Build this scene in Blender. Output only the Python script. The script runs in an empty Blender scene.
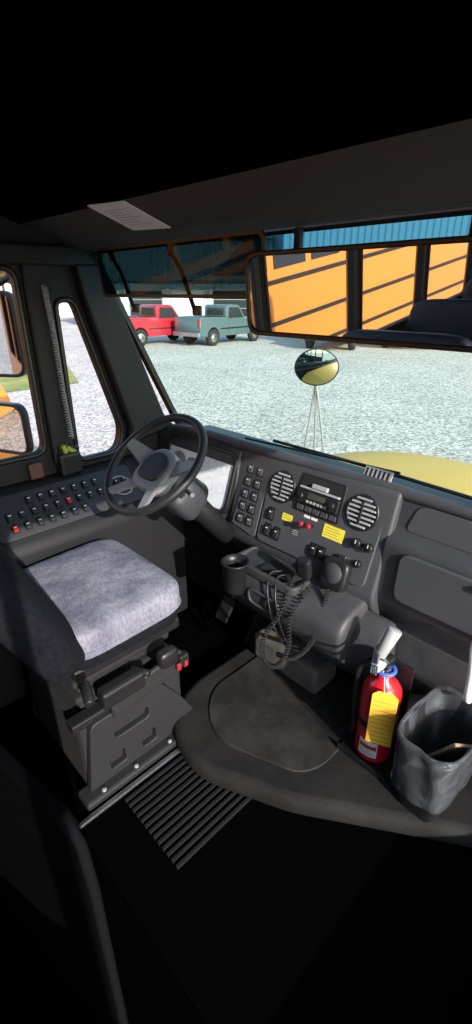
import bpy, bmesh, math, random
from mathutils import Vector, Matrix
random.seed(3)
sc=bpy.context.scene
try: sc.view_settings.view_transform='Standard'
except Exception as e: print(e)
# ---------------------------------------------------------------- materials
MATS={}
def mat(name,col,rough=.5,metal=0,noise=0,nscale=30,bump=0,bscale=200,spec=.5,col2=None,emit=0,coat=0,lo=.35,hi=.65):
    if name in MATS: return MATS[name]
    m=bpy.data.materials.new(name); m.use_nodes=True
    nt=m.node_tree; b=nt.nodes['Principled BSDF']
    b.inputs['Base Color'].default_value=(*col,1); b.inputs['Roughness'].default_value=rough
    b.inputs['Metallic'].default_value=metal
    b.inputs['Specular IOR Level'].default_value=spec
    if coat: b.inputs['Coat Weight'].default_value=coat
    if emit:
        b.inputs['Emission Color'].default_value=(*col,1); b.inputs['Emission Strength'].default_value=emit
    tc=nt.nodes.new('ShaderNodeTexCoord')
    if noise or col2:
        n=nt.nodes.new('ShaderNodeTexNoise'); n.inputs['Scale'].default_value=nscale; n.inputs['Detail'].default_value=6; n.inputs['Roughness'].default_value=.6
        nt.links.new(tc.outputs['Object'],n.inputs['Vector'])
        r=nt.nodes.new('ShaderNodeValToRGB')
        r.color_ramp.elements[0].position=lo; r.color_ramp.elements[1].position=hi
        c2=col2 or tuple(min(1,c*(1+noise)) for c in col)
        c1=col if col2 else tuple(c*(1-noise) for c in col)
        r.color_ramp.elements[0].color=(*c1,1); r.color_ramp.elements[1].color=(*c2,1)
        nt.links.new(n.outputs['Fac'],r.inputs['Fac']); nt.links.new(r.outputs['Color'],b.inputs['Base Color'])
    if bump:
        n2=nt.nodes.new('ShaderNodeTexNoise'); n2.inputs['Scale'].default_value=bscale; n2.inputs['Detail'].default_value=3
        nt.links.new(tc.outputs['Object'],n2.inputs['Vector'])
        bp=nt.nodes.new('ShaderNodeBump'); bp.inputs['Strength'].default_value=bump; bp.inputs['Distance'].default_value=.004
        nt.links.new(n2.outputs['Fac'],bp.inputs['Height']); nt.links.new(bp.outputs['Normal'],b.inputs['Normal'])
    MATS[name]=m; return m
def thin_glass(name,col,gl=.05,rough=0.0):
    m=bpy.data.materials.new(name); m.use_nodes=True; nt=m.node_tree; nt.nodes.clear()
    o=nt.nodes.new('ShaderNodeOutputMaterial'); t=nt.nodes.new('ShaderNodeBsdfTransparent'); g=nt.nodes.new('ShaderNodeBsdfGlossy')
    x=nt.nodes.new('ShaderNodeMixShader'); t.inputs[0].default_value=(*col,1); g.inputs['Roughness'].default_value=rough
    x.inputs[0].default_value=gl
    nt.links.new(t.outputs[0],x.inputs[1]); nt.links.new(g.outputs[0],x.inputs[2]); nt.links.new(x.outputs[0],o.inputs[0])
    return m
def bagmat():
    m=bpy.data.materials.new('clear_bag'); m.use_nodes=True; nt=m.node_tree; nt.nodes.clear()
    o=nt.nodes.new('ShaderNodeOutputMaterial'); t=nt.nodes.new('ShaderNodeBsdfTransparent'); p=nt.nodes.new('ShaderNodeBsdfPrincipled')
    p.inputs['Base Color'].default_value=(.22,.24,.27,1); p.inputs['Roughness'].default_value=.2; p.inputs['Specular IOR Level'].default_value=.8
    t.inputs[0].default_value=(.96,.96,.97,1)
    tc=nt.nodes.new('ShaderNodeTexCoord'); mp=nt.nodes.new('ShaderNodeMapping'); mp.inputs['Scale'].default_value=(1,1,.7); mp.inputs['Rotation'].default_value=(.4,.3,0)
    n=nt.nodes.new('ShaderNodeTexNoise'); n.inputs['Scale'].default_value=15; n.inputs['Detail'].default_value=3; n.inputs['Distortion'].default_value=1.0
    r=nt.nodes.new('ShaderNodeValToRGB'); r.color_ramp.elements[0].position=.48; r.color_ramp.elements[1].position=.75
    r.color_ramp.elements[0].color=(.20,.20,.20,1); r.color_ramp.elements[1].color=(.50,.50,.50,1)
    bp=nt.nodes.new('ShaderNodeBump'); bp.inputs['Strength'].default_value=.6; bp.inputs['Distance'].default_value=.012
    x=nt.nodes.new('ShaderNodeMixShader')
    L=nt.links.new
    L(tc.outputs['Object'],mp.inputs[0]); L(mp.outputs[0],n.inputs['Vector']); L(n.outputs['Fac'],r.inputs['Fac']); L(n.outputs['Fac'],bp.inputs['Height']); L(bp.outputs[0],p.inputs['Normal'])
    L(r.outputs[0],x.inputs[0]); L(t.outputs[0],x.inputs[1]); L(p.outputs[0],x.inputs[2]); L(x.outputs[0],o.inputs[0])
    return m
M_dash=mat('dash_plastic',(.054,.055,.062),.5,noise=.12,nscale=6,bump=.25,bscale=500)
M_dash2=mat('panel_plastic',(.068,.070,.080),.42,bump=.15,bscale=500)
M_sidep=mat('side_panel_plastic',(.035,.036,.042),.5,bump=.15,bscale=500)
M_sbase=mat('seat_base_plastic',(.018,.018,.020),.55,bump=.15,bscale=400)
M_low=mat('lower_plastic',(.048,.048,.053),.5,noise=.2,nscale=12,bump=.2,bscale=400)
M_blk=mat('black_plastic',(.012,.012,.013),.4)
M_blkm=mat('black_matte',(.010,.010,.011),.85)
M_rub=mat('wheel_rubber',(.014,.014,.016),.5)
M_wall=mat('wall_vinyl',(.012,.012,.014),.6,bump=.1,spec=.35)
M_head=mat('header_plastic',(.055,.053,.052),.7,bump=.1,spec=.3)
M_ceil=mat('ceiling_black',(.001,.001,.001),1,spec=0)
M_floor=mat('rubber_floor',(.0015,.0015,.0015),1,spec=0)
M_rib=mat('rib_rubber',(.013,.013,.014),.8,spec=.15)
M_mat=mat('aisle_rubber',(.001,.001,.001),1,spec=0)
M_hump=mat('dusty_rubber',(.012,.0117,.012),.8,col2=(.027,.0255,.024),nscale=3.2,bump=.4,bscale=70,spec=.2,lo=.42,hi=.66)
M_hump2=mat('worn_rubber',(.015,.0145,.0145),.72,col2=(.036,.033,.030),nscale=5,bump=.4,bscale=60,spec=.28,lo=.42,hi=.62)
M_alu=mat('aluminium',(.55,.55,.57),.35,1)
M_white=mat('white_paper',(.80,.80,.79),.7)
M_grey=mat('grey_plastic',(.30,.30,.31),.45)
M_vent=mat('vent_grey',(.36,.37,.39),.4)
M_lgrey=mat('spoke_grey',(.24,.24,.255),.4)
M_red=mat('red_paint',(.68,.018,.025),.25,coat=.5)
M_redp=mat('red_plastic',(.5,.03,.02),.4)
M_redd=mat('dark_red_plastic',(.28,.02,.03),.4)
M_yel=mat('yellow_label',(.85,.72,.06),.6)
M_tag=mat('yellow_tag',(.85,.48,.04),.6)
M_ink=mat('ink',(.05,.05,.05),.7)
M_bus=mat('school_bus_yellow',(.72,.26,.03),.4,coat=.2)
M_hood=mat('hood_yellow',(.66,.42,.08),.5)
M_chr=mat('mirror_silver',(.62,.62,.63),.01,1)
M_steel=mat('chrome',(.6,.6,.6),.25,1)
M_tyre=mat('tyre',(.02,.02,.02),.85)
M_wind=mat('dark_window',(.03,.035,.04),.08)
M_card=mat('cardboard',(.50,.36,.20),.8)
M_lw=mat('label_white',(.8,.8,.78),.5)
M_blue=mat('blue_ring',(.05,.15,.7),.4)
M_glass=thin_glass('windshield_glass',(.88,.97,.92),.015)
M_tint=thin_glass('tint_band_glass',(.42,.66,.72),.02)
M_visor=thin_glass('smoked_acrylic',(.26,.28,.28),.012)
M_bag=bagmat()
def fabric():
    m=bpy.data.materials.new('seat_fabric'); m.use_nodes=True; nt=m.node_tree; b=nt.nodes['Principled BSDF']
    b.inputs['Roughness'].default_value=.95; b.inputs['Specular IOR Level'].default_value=.1
    tc=nt.nodes.new('ShaderNodeTexCoord'); mp=nt.nodes.new('ShaderNodeMapping'); mp.inputs['Scale'].default_value=(1,2.0,1); mp.inputs['Rotation'].default_value=(0,0,.5)
    n=nt.nodes.new('ShaderNodeTexNoise'); n.inputs['Scale'].default_value=70; n.inputs['Detail'].default_value=6
    r=nt.nodes.new('ShaderNodeValToRGB'); r.color_ramp.elements[0].position=.34; r.color_ramp.elements[1].position=.66
    r.color_ramp.elements[0].color=(.18,.18,.225,1); r.color_ramp.elements[1].color=(.275,.275,.335,1)
    n3=nt.nodes.new('ShaderNodeTexNoise'); n3.inputs['Scale'].default_value=7; n3.inputs['Detail'].default_value=4
    r3=nt.nodes.new('ShaderNodeValToRGB'); r3.color_ramp.elements[0].position=.38; r3.color_ramp.elements[1].position=.6
    r3.color_ramp.elements[0].color=(.62,.62,.67,1); r3.color_ramp.elements[1].color=(1,1,1,1)
    mx=nt.nodes.new('ShaderNodeMixRGB'); mx.blend_type='MULTIPLY'; mx.inputs[0].default_value=1
    L=nt.links.new
    L(tc.outputs['Object'],mp.inputs[0]); L(mp.outputs[0],n.inputs['Vector']); L(n.outputs['Fac'],r.inputs['Fac']); L(tc.outputs['Object'],n3.inputs['Vector']); L(n3.outputs['Fac'],r3.inputs['Fac'])
    L(r.outputs[0],mx.inputs[1]); L(r3.outputs[0],mx.inputs[2]); L(mx.outputs[0],b.inputs['Base Color'])
    n2=nt.nodes.new('ShaderNodeTexNoise'); n2.inputs['Scale'].default_value=16; n2.inputs['Detail'].default_value=7; bp=nt.nodes.new('ShaderNodeBump'); bp.inputs['Strength'].default_value=.7; bp.inputs['Distance'].default_value=.012
    L(tc.outputs['Object'],n2.inputs['Vector']); L(n2.outputs['Fac'],bp.inputs['Height']); L(bp.outputs[0],b.inputs['Normal'])
    return m
M_fab=fabric()
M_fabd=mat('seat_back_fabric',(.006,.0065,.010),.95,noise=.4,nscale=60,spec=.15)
def gravel():
    m=bpy.data.materials.new('gravel'); m.use_nodes=True; nt=m.node_tree; b=nt.nodes['Principled BSDF']
    b.inputs['Roughness'].default_value=.95; b.inputs['Specular IOR Level'].default_value=.1
    tc=nt.nodes.new('ShaderNodeTexCoord')
    v=nt.nodes.new('ShaderNodeTexVoronoi'); v.inputs['Scale'].default_value=22
    bw=nt.nodes.new('ShaderNodeRGBToBW')
    r=nt.nodes.new('ShaderNodeValToRGB'); r.color_ramp.elements[0].position=.15; r.color_ramp.elements[1].position=.80
    r.color_ramp.elements[0].color=(.27,.25,.23,1); r.color_ramp.elements[1].color=(.78,.72,.66,1)
    n=nt.nodes.new('ShaderNodeTexNoise'); n.inputs['Scale'].default_value=.5; n.inputs['Detail'].default_value=6
    mx=nt.nodes.new('ShaderNodeMixRGB'); mx.blend_type='MULTIPLY'; mx.inputs[0].default_value=.6
    nt.links.new(tc.outputs['Object'],v.inputs['Vector']); nt.links.new(tc.outputs['Object'],n.inputs['Vector'])
    nt.links.new(v.outputs['Color'],bw.inputs[0]); nt.links.new(bw.outputs[0],r.inputs['Fac']); nt.links.new(r.outputs[0],mx.inputs[1])
    r2=nt.nodes.new('ShaderNodeValToRGB'); r2.color_ramp.elements[0].position=.35; r2.color_ramp.elements[1].position=.6
    r2.color_ramp.elements[0].color=(.78,.78,.78,1); r2.color_ramp.elements[1].color=(1,1,1,1)
    nt.links.new(n.outputs['Fac'],r2.inputs['Fac']); nt.links.new(r2.outputs[0],mx.inputs[2])
    nt.links.new(mx.outputs[0],b.inputs['Base Color'])
    bp=nt.nodes.new('ShaderNodeBump'); bp.inputs['Strength'].default_value=.3; bp.inputs['Distance'].default_value=.02
    nt.links.new(bw.outputs[0],bp.inputs['Height']); nt.links.new(bp.outputs[0],b.inputs['Normal'])
    return m
M_grav=gravel()
def siding(name,col,scale=9,ax=0):
    m=bpy.data.materials.new(name); m.use_nodes=True; nt=m.node_tree; b=nt.nodes['Principled BSDF']
    b.inputs['Roughness'].default_value=.5
    tc=nt.nodes.new('ShaderNodeTexCoord'); w=nt.nodes.new('ShaderNodeTexWave'); w.inputs['Scale'].default_value=scale; w.bands_direction='XYZ'[ax]
    r=nt.nodes.new('ShaderNodeValToRGB'); r.color_ramp.elements[0].color=(*[c*.45 for c in col],1); r.color_ramp.elements[1].color=(*col,1); r.color_ramp.elements[1].position=.4
    nt.links.new(tc.outputs['Object'],w.inputs['Vector']); nt.links.new(w.outputs['Fac'],r.inputs['Fac']); nt.links.new(r.outputs[0],b.inputs['Base Color'])
    return m
M_sidb=siding('blue_siding',(.085,.20,.29),.55)
M_sidd=siding('slate_siding',(.20,.22,.22),.55)
M_sidw=siding('white_siding',(.62,.66,.70),.55)
# ---------------------------------------------------------------- helpers
def grp(name):
    e=bpy.data.objects.new(name,None); sc.collection.objects.link(e); e.empty_display_size=.1; return e
def fin(name,me,m,parent=None,smooth=False):
    if m is not None:
        me.materials.clear(); me.materials.append(m)
    o=bpy.data.objects.new(name,me); sc.collection.objects.link(o)
    if parent: o.parent=parent
    if smooth:
        for p in me.polygons: p.use_smooth=True
    return o
def frame(O,U,V):
    U=Vector(U).normalized(); V=Vector(V).normalized(); W=U.cross(V)
    return Matrix(((U.x,V.x,W.x,O[0]),(U.y,V.y,W.y,O[1]),(U.z,V.z,W.z,O[2]),(0,0,0,1)))
def obox(name,M,u,v,w,m,parent=None,bev=.003,seg=2):
    bm=bmesh.new(); bmesh.ops.create_cube(bm,size=1)
    for x in bm.verts:
        x.co=Vector(((u[0]+u[1])/2+x.co.x*(u[1]-u[0]),(v[0]+v[1])/2+x.co.y*(v[1]-v[0]),(w[0]+w[1])/2+x.co.z*(w[1]-w[0])))
    if bev:
        bmesh.ops.bevel(bm,geom=bm.edges[:],offset=min(bev,.45*min(abs(u[1]-u[0]),abs(v[1]-v[0]),abs(w[1]-w[0]))),segments=seg,profile=.5,affect='EDGES')
    bm.transform(M); me=bpy.data.meshes.new(name); bm.to_mesh(me); bm.free()
    return fin(name,me,m,parent)
I4=Matrix.Identity(4)
def box(name,c,s,m,parent=None,rot=(0,0,0),bev=.004,seg=2):
    from mathutils import Euler
    M=Matrix.Translation(c)@Euler(rot).to_matrix().to_4x4()
    return obox(name,M,(-s[0]/2,s[0]/2),(-s[1]/2,s[1]/2),(-s[2]/2,s[2]/2),m,parent,bev,seg)
def rpoly(pts,r,seg=5):
    out=[];n=len(pts)
    for i in range(n):
        p=Vector(pts[i]).to_2d();a=Vector(pts[i-1]).to_2d();b=Vector(pts[(i+1)%n]).to_2d()
        rr=r[i] if isinstance(r,(list,tuple)) else r
        da=(a-p);db=(b-p);l=min(rr,da.length*.48,db.length*.48)
        if l<1e-5: out.append(tuple(p)); continue
        A=p+da.normalized()*l;B=p+db.normalized()*l
        for k in range(seg+1):
            t=k/seg; q=A*(1-t)**2+p*2*t*(1-t)+B*t*t; out.append((q.x,q.y))
    return out
def rect(u0,u1,v0,v1,r=.01): return rpoly([(u0,v0),(u1,v0),(u1,v1),(u0,v1)],r)
def circ(u,v,r,n=28): return [(u+r*math.cos(2*math.pi*i/n),v+r*math.sin(2*math.pi*i/n)) for i in range(n)]
def c2m(name,cu,m,parent,M=None,smooth=False):
    o=bpy.data.objects.new('tmp',cu); sc.collection.objects.link(o)
    dg=bpy.context.evaluated_depsgraph_get(); me=bpy.data.meshes.new_from_object(o.evaluated_get(dg))
    bpy.data.objects.remove(o); bpy.data.curves.remove(cu)
    if M is not None: me.transform(M)
    me.name=name
    return fin(name,me,m,parent,smooth)
def panel(name,outs,M,w0,w1,m,parent=None,bev=0):
    cu=bpy.data.curves.new(name,'CURVE'); cu.dimensions='2D'; cu.fill_mode='BOTH'
    h=abs(w1-w0)/2; cu.extrude=max(h-bev,1e-5)
    if bev: cu.bevel_depth=bev; cu.bevel_resolution=2; cu.offset=-bev
    for pts in outs:
        s=cu.splines.new('POLY'); s.points.add(len(pts)-1)
        for i,p in enumerate(pts): s.points[i].co=(p[0],p[1],0,1)
        s.use_cyclic_u=True
    return c2m(name,cu,m,parent,M@Matrix.Translation((0,0,(w0+w1)/2)))
def tube(name,pts,r,m,parent=None,cyc=False,smooth_path=False,res=4):
    cu=bpy.data.curves.new(name,'CURVE'); cu.dimensions='3D'; cu.bevel_depth=r; cu.bevel_resolution=res; cu.use_fill_caps=True
    if smooth_path: pts=catmull(pts,8)
    s=cu.splines.new('POLY'); s.points.add(len(pts)-1)
    for i,p in enumerate(pts): s.points[i].co=(*p,1)
    s.use_cyclic_u=cyc
    return c2m(name,cu,m,parent,None,True)
def catmull(P,n=8):
    P=[Vector(p) for p in P]; out=[]
    Q=[P[0]*2-P[1]]+P+[P[-1]*2-P[-2]]
    for i in range(1,len(Q)-2):
        for k in range(n):
            t=k/n; a,b,c,d=Q[i-1],Q[i],Q[i+1],Q[i+2]
            out.append(.5*((2*b)+(c-a)*t+(2*a-5*b+4*c-d)*t*t+(3*b-a-3*c+d)*t**3))
    out.append(P[-1]); return out
def coil(name,P,R,turns,r,m,parent=None):
    path=catmull(P,20); N=turns*10; out=[]; L=len(path)-1
    ref=Vector((.3,.9,.2)).normalized()
    for i in range(N+1):
        f=i/N*L; k=min(int(f),L-1); t=f-k; p=path[k].lerp(path[k+1],t); T=(path[k+1]-path[k]).normalized()
        A=T.cross(ref).normalized(); B=T.cross(A); a=2*math.pi*i/10
        out.append(p+A*R*math.cos(a)+B*R*math.sin(a))
    return tube(name,out,r,m,parent,res=1)
def lathe(name,prof,M,m,parent=None,n=32,smooth=True,wob=None):
    bm=bmesh.new(); rows=[]
    for j,(r,z) in enumerate(prof):
        row=[]
        for i in range(n):
            a=2*math.pi*i/n; rr=r*(1+(wob(a,j/len(prof)) if wob else 0)); row.append(bm.verts.new((rr*math.cos(a),rr*math.sin(a),z)))
        rows.append(row)
    for j in range(len(rows)-1):
        for i in range(n): bm.faces.new((rows[j][i],rows[j][(i+1)%n],rows[j+1][(i+1)%n],rows[j+1][i]))
    bmesh.ops.remove_doubles(bm,verts=bm.verts,dist=1e-5)
    bm.transform(M); me=bpy.data.meshes.new(name); bm.to_mesh(me); bm.free()
    return fin(name,me,m,parent,smooth)
def axisM(p0,d):
    d=Vector(d).normalized(); q=d.to_track_quat('Z','Y'); return Matrix.Translation(p0)@q.to_matrix().to_4x4()
def cyl(name,p0,p1,r,m,parent=None,r1=None,n=24,bev=.0):
    p0=Vector(p0);p1=Vector(p1);L=(p1-p0).length; r1=r if r1 is None else r1; b=min(.15*L,.15*r,.004)
    return lathe(name,[(0,0),(r-b,0),(r,b),(r1,L-b),(r1-b,L),(0,L)],axisM(p0,p1-p0),m,parent,n,False if n<12 else True)
def soft(name,M,s,m,parent=None,e=.4,n=40,fn=None):
    bm=bmesh.new(); rows=[]
    sg=lambda x,p: math.copysign(abs(x)**p,x)
    for j in range(n//2+1):
        ph=-math.pi/2+math.pi*j/(n//2); row=[]
        for i in range(n):
            th=2*math.pi*i/n
            v=Vector((s[0]/2*sg(math.cos(ph),e)*sg(math.cos(th),e),s[1]/2*sg(math.cos(ph),e)*sg(math.sin(th),e),s[2]/2*sg(math.sin(ph),e)))
            if fn: v=fn(v)
            row.append(bm.verts.new(v))
        rows.append(row)
    for j in range(n//2):
        for i in range(n): bm.faces.new((rows[j][i],rows[j][(i+1)%n],rows[j+1][(i+1)%n],rows[j+1][i]))
    bmesh.ops.remove_doubles(bm,verts=bm.verts,dist=1e-5)
    bm.transform(M); me=bpy.data.meshes.new(name); bm.to_mesh(me); bm.free()
    return fin(name,me,m,parent,True)
T=lambda *a: Matrix.Translation(a)
YZ=frame((0,0,0),(0,1,0),(0,0,1))   # local w -> +x
# ================================================================= BUS SHELL
XL,XR=-2.0,.35
rearw=[rect(-1.04+i*-.95,-.16+i*-.95,.88,1.72,.05) for i in range(4)]
wallout=[(-4.2,0),(1.5,0),(1.47,.97),(1.40,1.0),(1.09,1.76),(1.09,1.95),(-4.2,1.95)]
drvw=rect(-.10,.78,.96,1.68,.05); ventw=rpoly([(.92,.89),(1.13,.89),(1.17,.99),(1.0,1.57),(.92,1.57)],.05)
sun_doorw=rpoly([(-.13,.30),(1.38,.30),(1.38,.93),(1.04,1.74),(-.13,1.74)],.04)  # unseen door opening, shaped to let sun reach the seat and cluster
wl=panel('wall_left',[wallout,drvw,ventw]+rearw,YZ,XL-.06,XL,M_wall,None,.006)
wr=panel('wall_right',[wallout,sun_doorw]+rearw,YZ,XR,XR+.06,M_wall,None,.006)
box('wall_rear',(-.825,-4.23,.975),(2.47,.06,1.95),M_wall,bev=0)
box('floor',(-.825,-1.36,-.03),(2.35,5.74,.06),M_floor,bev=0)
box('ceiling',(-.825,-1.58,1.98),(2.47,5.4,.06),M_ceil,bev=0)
obox('wall_front',I4,(XL,XR),(1.502,1.54),(0,.95),M_blkm,None,0)
# painted outer skin of this bus
g=grp('bus_exterior_body')
skin=[(-4.3,-.45),(1.55,-.45),(1.52,.90),(1.45,.985),(1.12,1.78),(1.12,2.02),(-4.3,2.02)]
panel('skin_left',[skin,rect(-.11,.79,.95,1.69,.05),rpoly([(.91,.88),(1.14,.88),(1.18,.99),(1.01,1.58),(.91,1.58)],.05)]+rearw,YZ,XL-.075,XL-.063,M_bus,g)
panel('skin_right',[skin,sun_doorw]+rearw,YZ,XR+.063,XR+.075,M_bus,g)
panel('roof_cap',[rpoly([(XL-.07,1.80),(XR+.07,1.80),(XR+.07,2.05),(XR-.2,2.22),(XL+.2,2.22),(XL-.07,2.05)],[0,0,.1,.3,.3,.1])],frame((0,1.13,0),(1,0,0),(0,0,1)),-.03,.03,M_bus,g,.01)
box('roof_skin',(-.825,-1.58,2.05),(2.45,5.4,.05),M_bus,g,bev=.02)
g=grp('header_compartment')
panel('header_body',[rpoly([(1.09,1.750),(1.09,1.945),(.83,1.945),(.83,1.823),(1.05,1.745)],[.01,.01,.0,.0,.02])],YZ,XL,XR,M_head,g)
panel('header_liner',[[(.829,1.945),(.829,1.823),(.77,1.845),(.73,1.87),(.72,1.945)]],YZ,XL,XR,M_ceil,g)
def seal(name,pts,x,parent=None,r=.012):
    return tube(name,[(x,p[0],p[1]) for p in pts],r,M_blk,parent,True,res=2)
seal('window_1',drvw,XL)
seal('window_2',ventw,XL)
for i,w in enumerate(rearw): seal('window_%d'%(i+3),w,XL)
panel('trim_1',[rpoly([(1.17,.93),(1.44,.97),(1.38,1.04),(1.12,1.70),(1.0,1.70),(1.02,1.58),(1.19,1.0)],.02)],YZ,XL,XL+.06,M_wall,None,.012)
panel('trim_2',[rpoly([(.80,.90),(.90,.90),(.90,1.72),(.80,1.72)],.02)],YZ,XL,XL+.03,M_wall,None,.01)
panel('trim_3',[rpoly([(-.2,1.69),(1.1,1.69),(1.1,1.76),(-.2,1.76)],.02)],YZ,XL,XL+.05,M_wall,None,.01)
# windshield
g=grp('windshield')
WS=frame((0,1.49,.965),(1,0,0),(0,-.40,.79))
panel('glass',[[(XL+.03,0),(XR-.02,0),(XR-.02,.72),(XL+.03,.72)]],WS,-.003,.0,M_glass,g)
panel('tint_band',[[(XL+.03,.72),(XR-.02,.72),(XR-.02,.875),(XL+.03,.875)]],WS,-.003,.0,M_tint,g)
panel('seal',[rect(XL+.005,XR-.005,-.01,.88,.06),rect(XL+.045,XR-.03,.01,.87,.09)],WS,-.01,.012,M_blk,g)
# floors
g=grp('aisle_mat')
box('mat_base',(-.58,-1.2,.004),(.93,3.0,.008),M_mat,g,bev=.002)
g=grp('ribbed_floor_mat')
for i in range(13): box('rib_%d'%i,(-1.025+i*.024,.655,.006),(.012,.39,.012),M_rib,g,bev=.002)
box('trim_4',(-1.055,.47,.008),(.018,.70,.014),M_alu,bev=.004)
hp=rpoly([(-1.24,1.5),(-1.24,.90),(-1.14,.73),(-.92,.68),(-.6,.83),(-.3,1.04),(.02,1.26),(.2,1.34),(.2,1.5)],[0,.1,.1,.1,.05,.05,.05,.05,0])
panel('engine_cover_mat',[hp],I4,0,.085,M_hump,None,.03)
hp2=rpoly([(-1.14,1.45),(-1.14,.96),(-1.04,.85),(-.92,.81),(-.64,.92),(-.60,1.0),(-.60,1.45)],.07)
panel('floor_mat',[hp2],I4,.0835,.092,M_hump2,None,.003)
# ================================================================= DASHBOARD
D=grp('dashboard')
FM=frame((0,1.30,.60),(1,0,0),(0,.12,.39))
panel('body_left',[rpoly([(1.495,.5),(1.47,.955),(1.44,.985),(1.40,.98),(1.37,.95),(1.33,.62),(1.40,.5)],[0,0,.03,.02,.03,.03,.02])],YZ,XL+.01,-1.40,M_dash,D,.006)
panel('body_center',[rpoly([(1.495,.5),(1.475,.965),(1.455,.998),(1.40,.995),(1.30,.60),(1.36,.5)],[0,.02,.03,.03,.03,.03])],YZ,-1.41,-.66,M_dash,D,.012)
panel('body_right',[rpoly([(1.495,.28),(1.475,.955),(1.455,.985),(1.42,.97),(1.40,.86),(1.345,.84),(1.335,.62),(1.38,.5),(1.42,.28)],[0,.02,.03,.03,.03,.03,.04,.03,.03])],YZ,-.67,XR-.01,M_dash,D,.008)
tube('top_pad_roll',catmull([(XL+.05,1.405,.95),(-1.85,1.40,.985),(-1.6,1.395,1.0),(-1.38,1.405,.995),(-1.0,1.42,.99),(-.66,1.43,.985),(.3,1.44,.975)],8),.022,M_dash,D)
GM=frame((0,1.335,.62),(1,0,0),(0,.01,.22))
panel('glovebox_door',[rpoly([(-.60,.02),(-.05,.02),(-.05,.20),(-.60,.20)],.04)],GM,.0,.016,M_dash2,D,.006)
panel('upper_right_pad',[rpoly([(-.63,.01),(.2,.01),(.2,.11),(-.60,.11)],.03)],frame((0,1.405,.855),(1,0,0),(0,.02,.1)),0,.012,M_dash2,D,.005)
box('glove_latch',(-.32,1.322,.80),(.07,.012,.02),M_blk,D)
panel('switch_panel',[rpoly([(-1.385,.06),(-1.235,.04),(-1.235,.37),(-1.36,.37)],.02)],FM,0,.012,M_dash2,D,.004)
panel('center_panel',[rpoly([(-1.225,.04),(-.70,.04),(-.69,.37),(-1.225,.385)],.03)],FM,0,.014,M_dash2,D,.004)
def vent(p,q,i):
    R=.060
    tube('vent_ring_%d'%i,[FM@Vector((p+R*math.cos(a),q+R*math.sin(a)*1.0,.016)) for a in [k*2*math.pi/40 for k in range(40)]],.007,M_blk,D,True)
    panel('vent_well_%d'%i,[circ(p,q,R)],FM,.008,.016,M_blkm,D)
    for k in range(-3,4):
        w=math.sqrt(max(0,R*R-(k*.0165)**2))-.004
        obox('vent_slat_%d_%d'%(i,k+3),FM,(p-w,p+w),(q+k*.0165-.0035,q+k*.0165+.0035),(.014,.026),M_vent,D,.001,1)
    obox('vent_tab_%d'%i,FM,(p-.005,p+.005),(q-.045,q+.045),(.02,.028),M_blk,D)
vent(-1.148,.292,1); vent(-.780,.300,2)
panel('radio_bezel',[rect(-1.07,-.86,.225,.375,.012)],FM,.010,.020,M_blk,D,.003)
panel('radio_cubby',[rect(-1.055,-.875,.325,.368,.01)],FM,.019,.0215,M_blkm,D)
obox('cubby_lip',FM,(-1.055,-.875),(.318,.326),(.018,.034),M_vent,D)
obox('cubby_item',FM,(-1.0,-.93),(.328,.345),(.02,.035),M_vent,D)
panel('radio_face',[rect(-1.06,-.87,.262,.315,.006)],FM,.018,.032,M_blk,D,.003)
obox('radio_display',FM,(-1.01,-.93),(.285,.308),(.031,.034),mat('lcd',(.05,.06,.05),.15),D)
for k in range(6): obox('radio_button_%d'%k,FM,(-1.01+k*.0165,-.999+k*.0165),(.268,.278),(.031,.036),M_grey,D,.001,1)
cyl('radio_knob',FM@Vector((-1.037,.289,.03)),FM@Vector((-1.037,.289,.048)),.013,M_blk,D)
cyl('radio_knob_2',FM@Vector((-.893,.289,.03)),FM@Vector((-.893,.289,.048)),.013,M_blk,D)
for k in range(5): obox('blank_%d'%k,FM,(-1.055+k*.038,-1.023+k*.038),(.232,.252),(.018,.024),M_dash,D)
obox('label_yellow_1',FM,(-1.115,-1.065),(.165,.194),(.014,.0155),M_yel,D,0)
obox('label_yellow_2',FM,(-.915,-.825),(.165,.215),(.014,.0155),M_yel,D,0)
for k in range(4):
    obox('label_line_%d'%k,FM,(-.908,-.84-.01*(k%2)),(.174+k*.010,.1755+k*.010),(.0155,.0158),M_ink,D,0)
for k in range(2): obox('label_line_s%d'%k,FM,(-1.11,-1.07),(.175+k*.01,.1765+k*.01),(.0155,.0158),M_ink,D,0)
obox('warning_card',FM,(-1.055,-1.01),(.12,.150),(.013,.0145),M_dash,D,0)
for k in range(3): obox('card_line_%d'%k,FM,(-1.05,-1.02),(.126+k*.008,.1272+k*.008),(.0145,.0149),M_lw,D,0)
for k,p in enumerate((-1.0,-.965)):
    cyl('red_knob_%d'%k,FM@Vector((p,.185,.012)),FM@Vector((p,.185,.04)),.007,M_blk,D)
    cyl('red_cap_%d'%k,FM@Vector((p,.185,.038)),FM@Vector((p,.185,.052)),.011,M_redd,D)
    obox('knob_plate_%d'%k,FM,(p-.014,p+.014),(.208,.218),(.013,.015),M_lw,D,0)
for k,(p,q) in enumerate([(-1.17,.17),(-1.17,.10),(-1.12,.10),(-.93,.10),(-.895,.10)]):
    obox('rocker_bezel_%d'%k,FM,(p-.017,p+.017),(q-.028,q+.028),(.012,.019),M_blk,D)
    obox('rocker_%d'%k,FM,(p-.011,p+.011),(q-.02,q+.02),(.018,.028),M_blkm if k<3 else M_blk,D)
    obox('rocker_icon_%d'%k,FM,(p-.005,p+.005),(q+.008,q+.012),(.028,.0285),M_lw,D,0)
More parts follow.
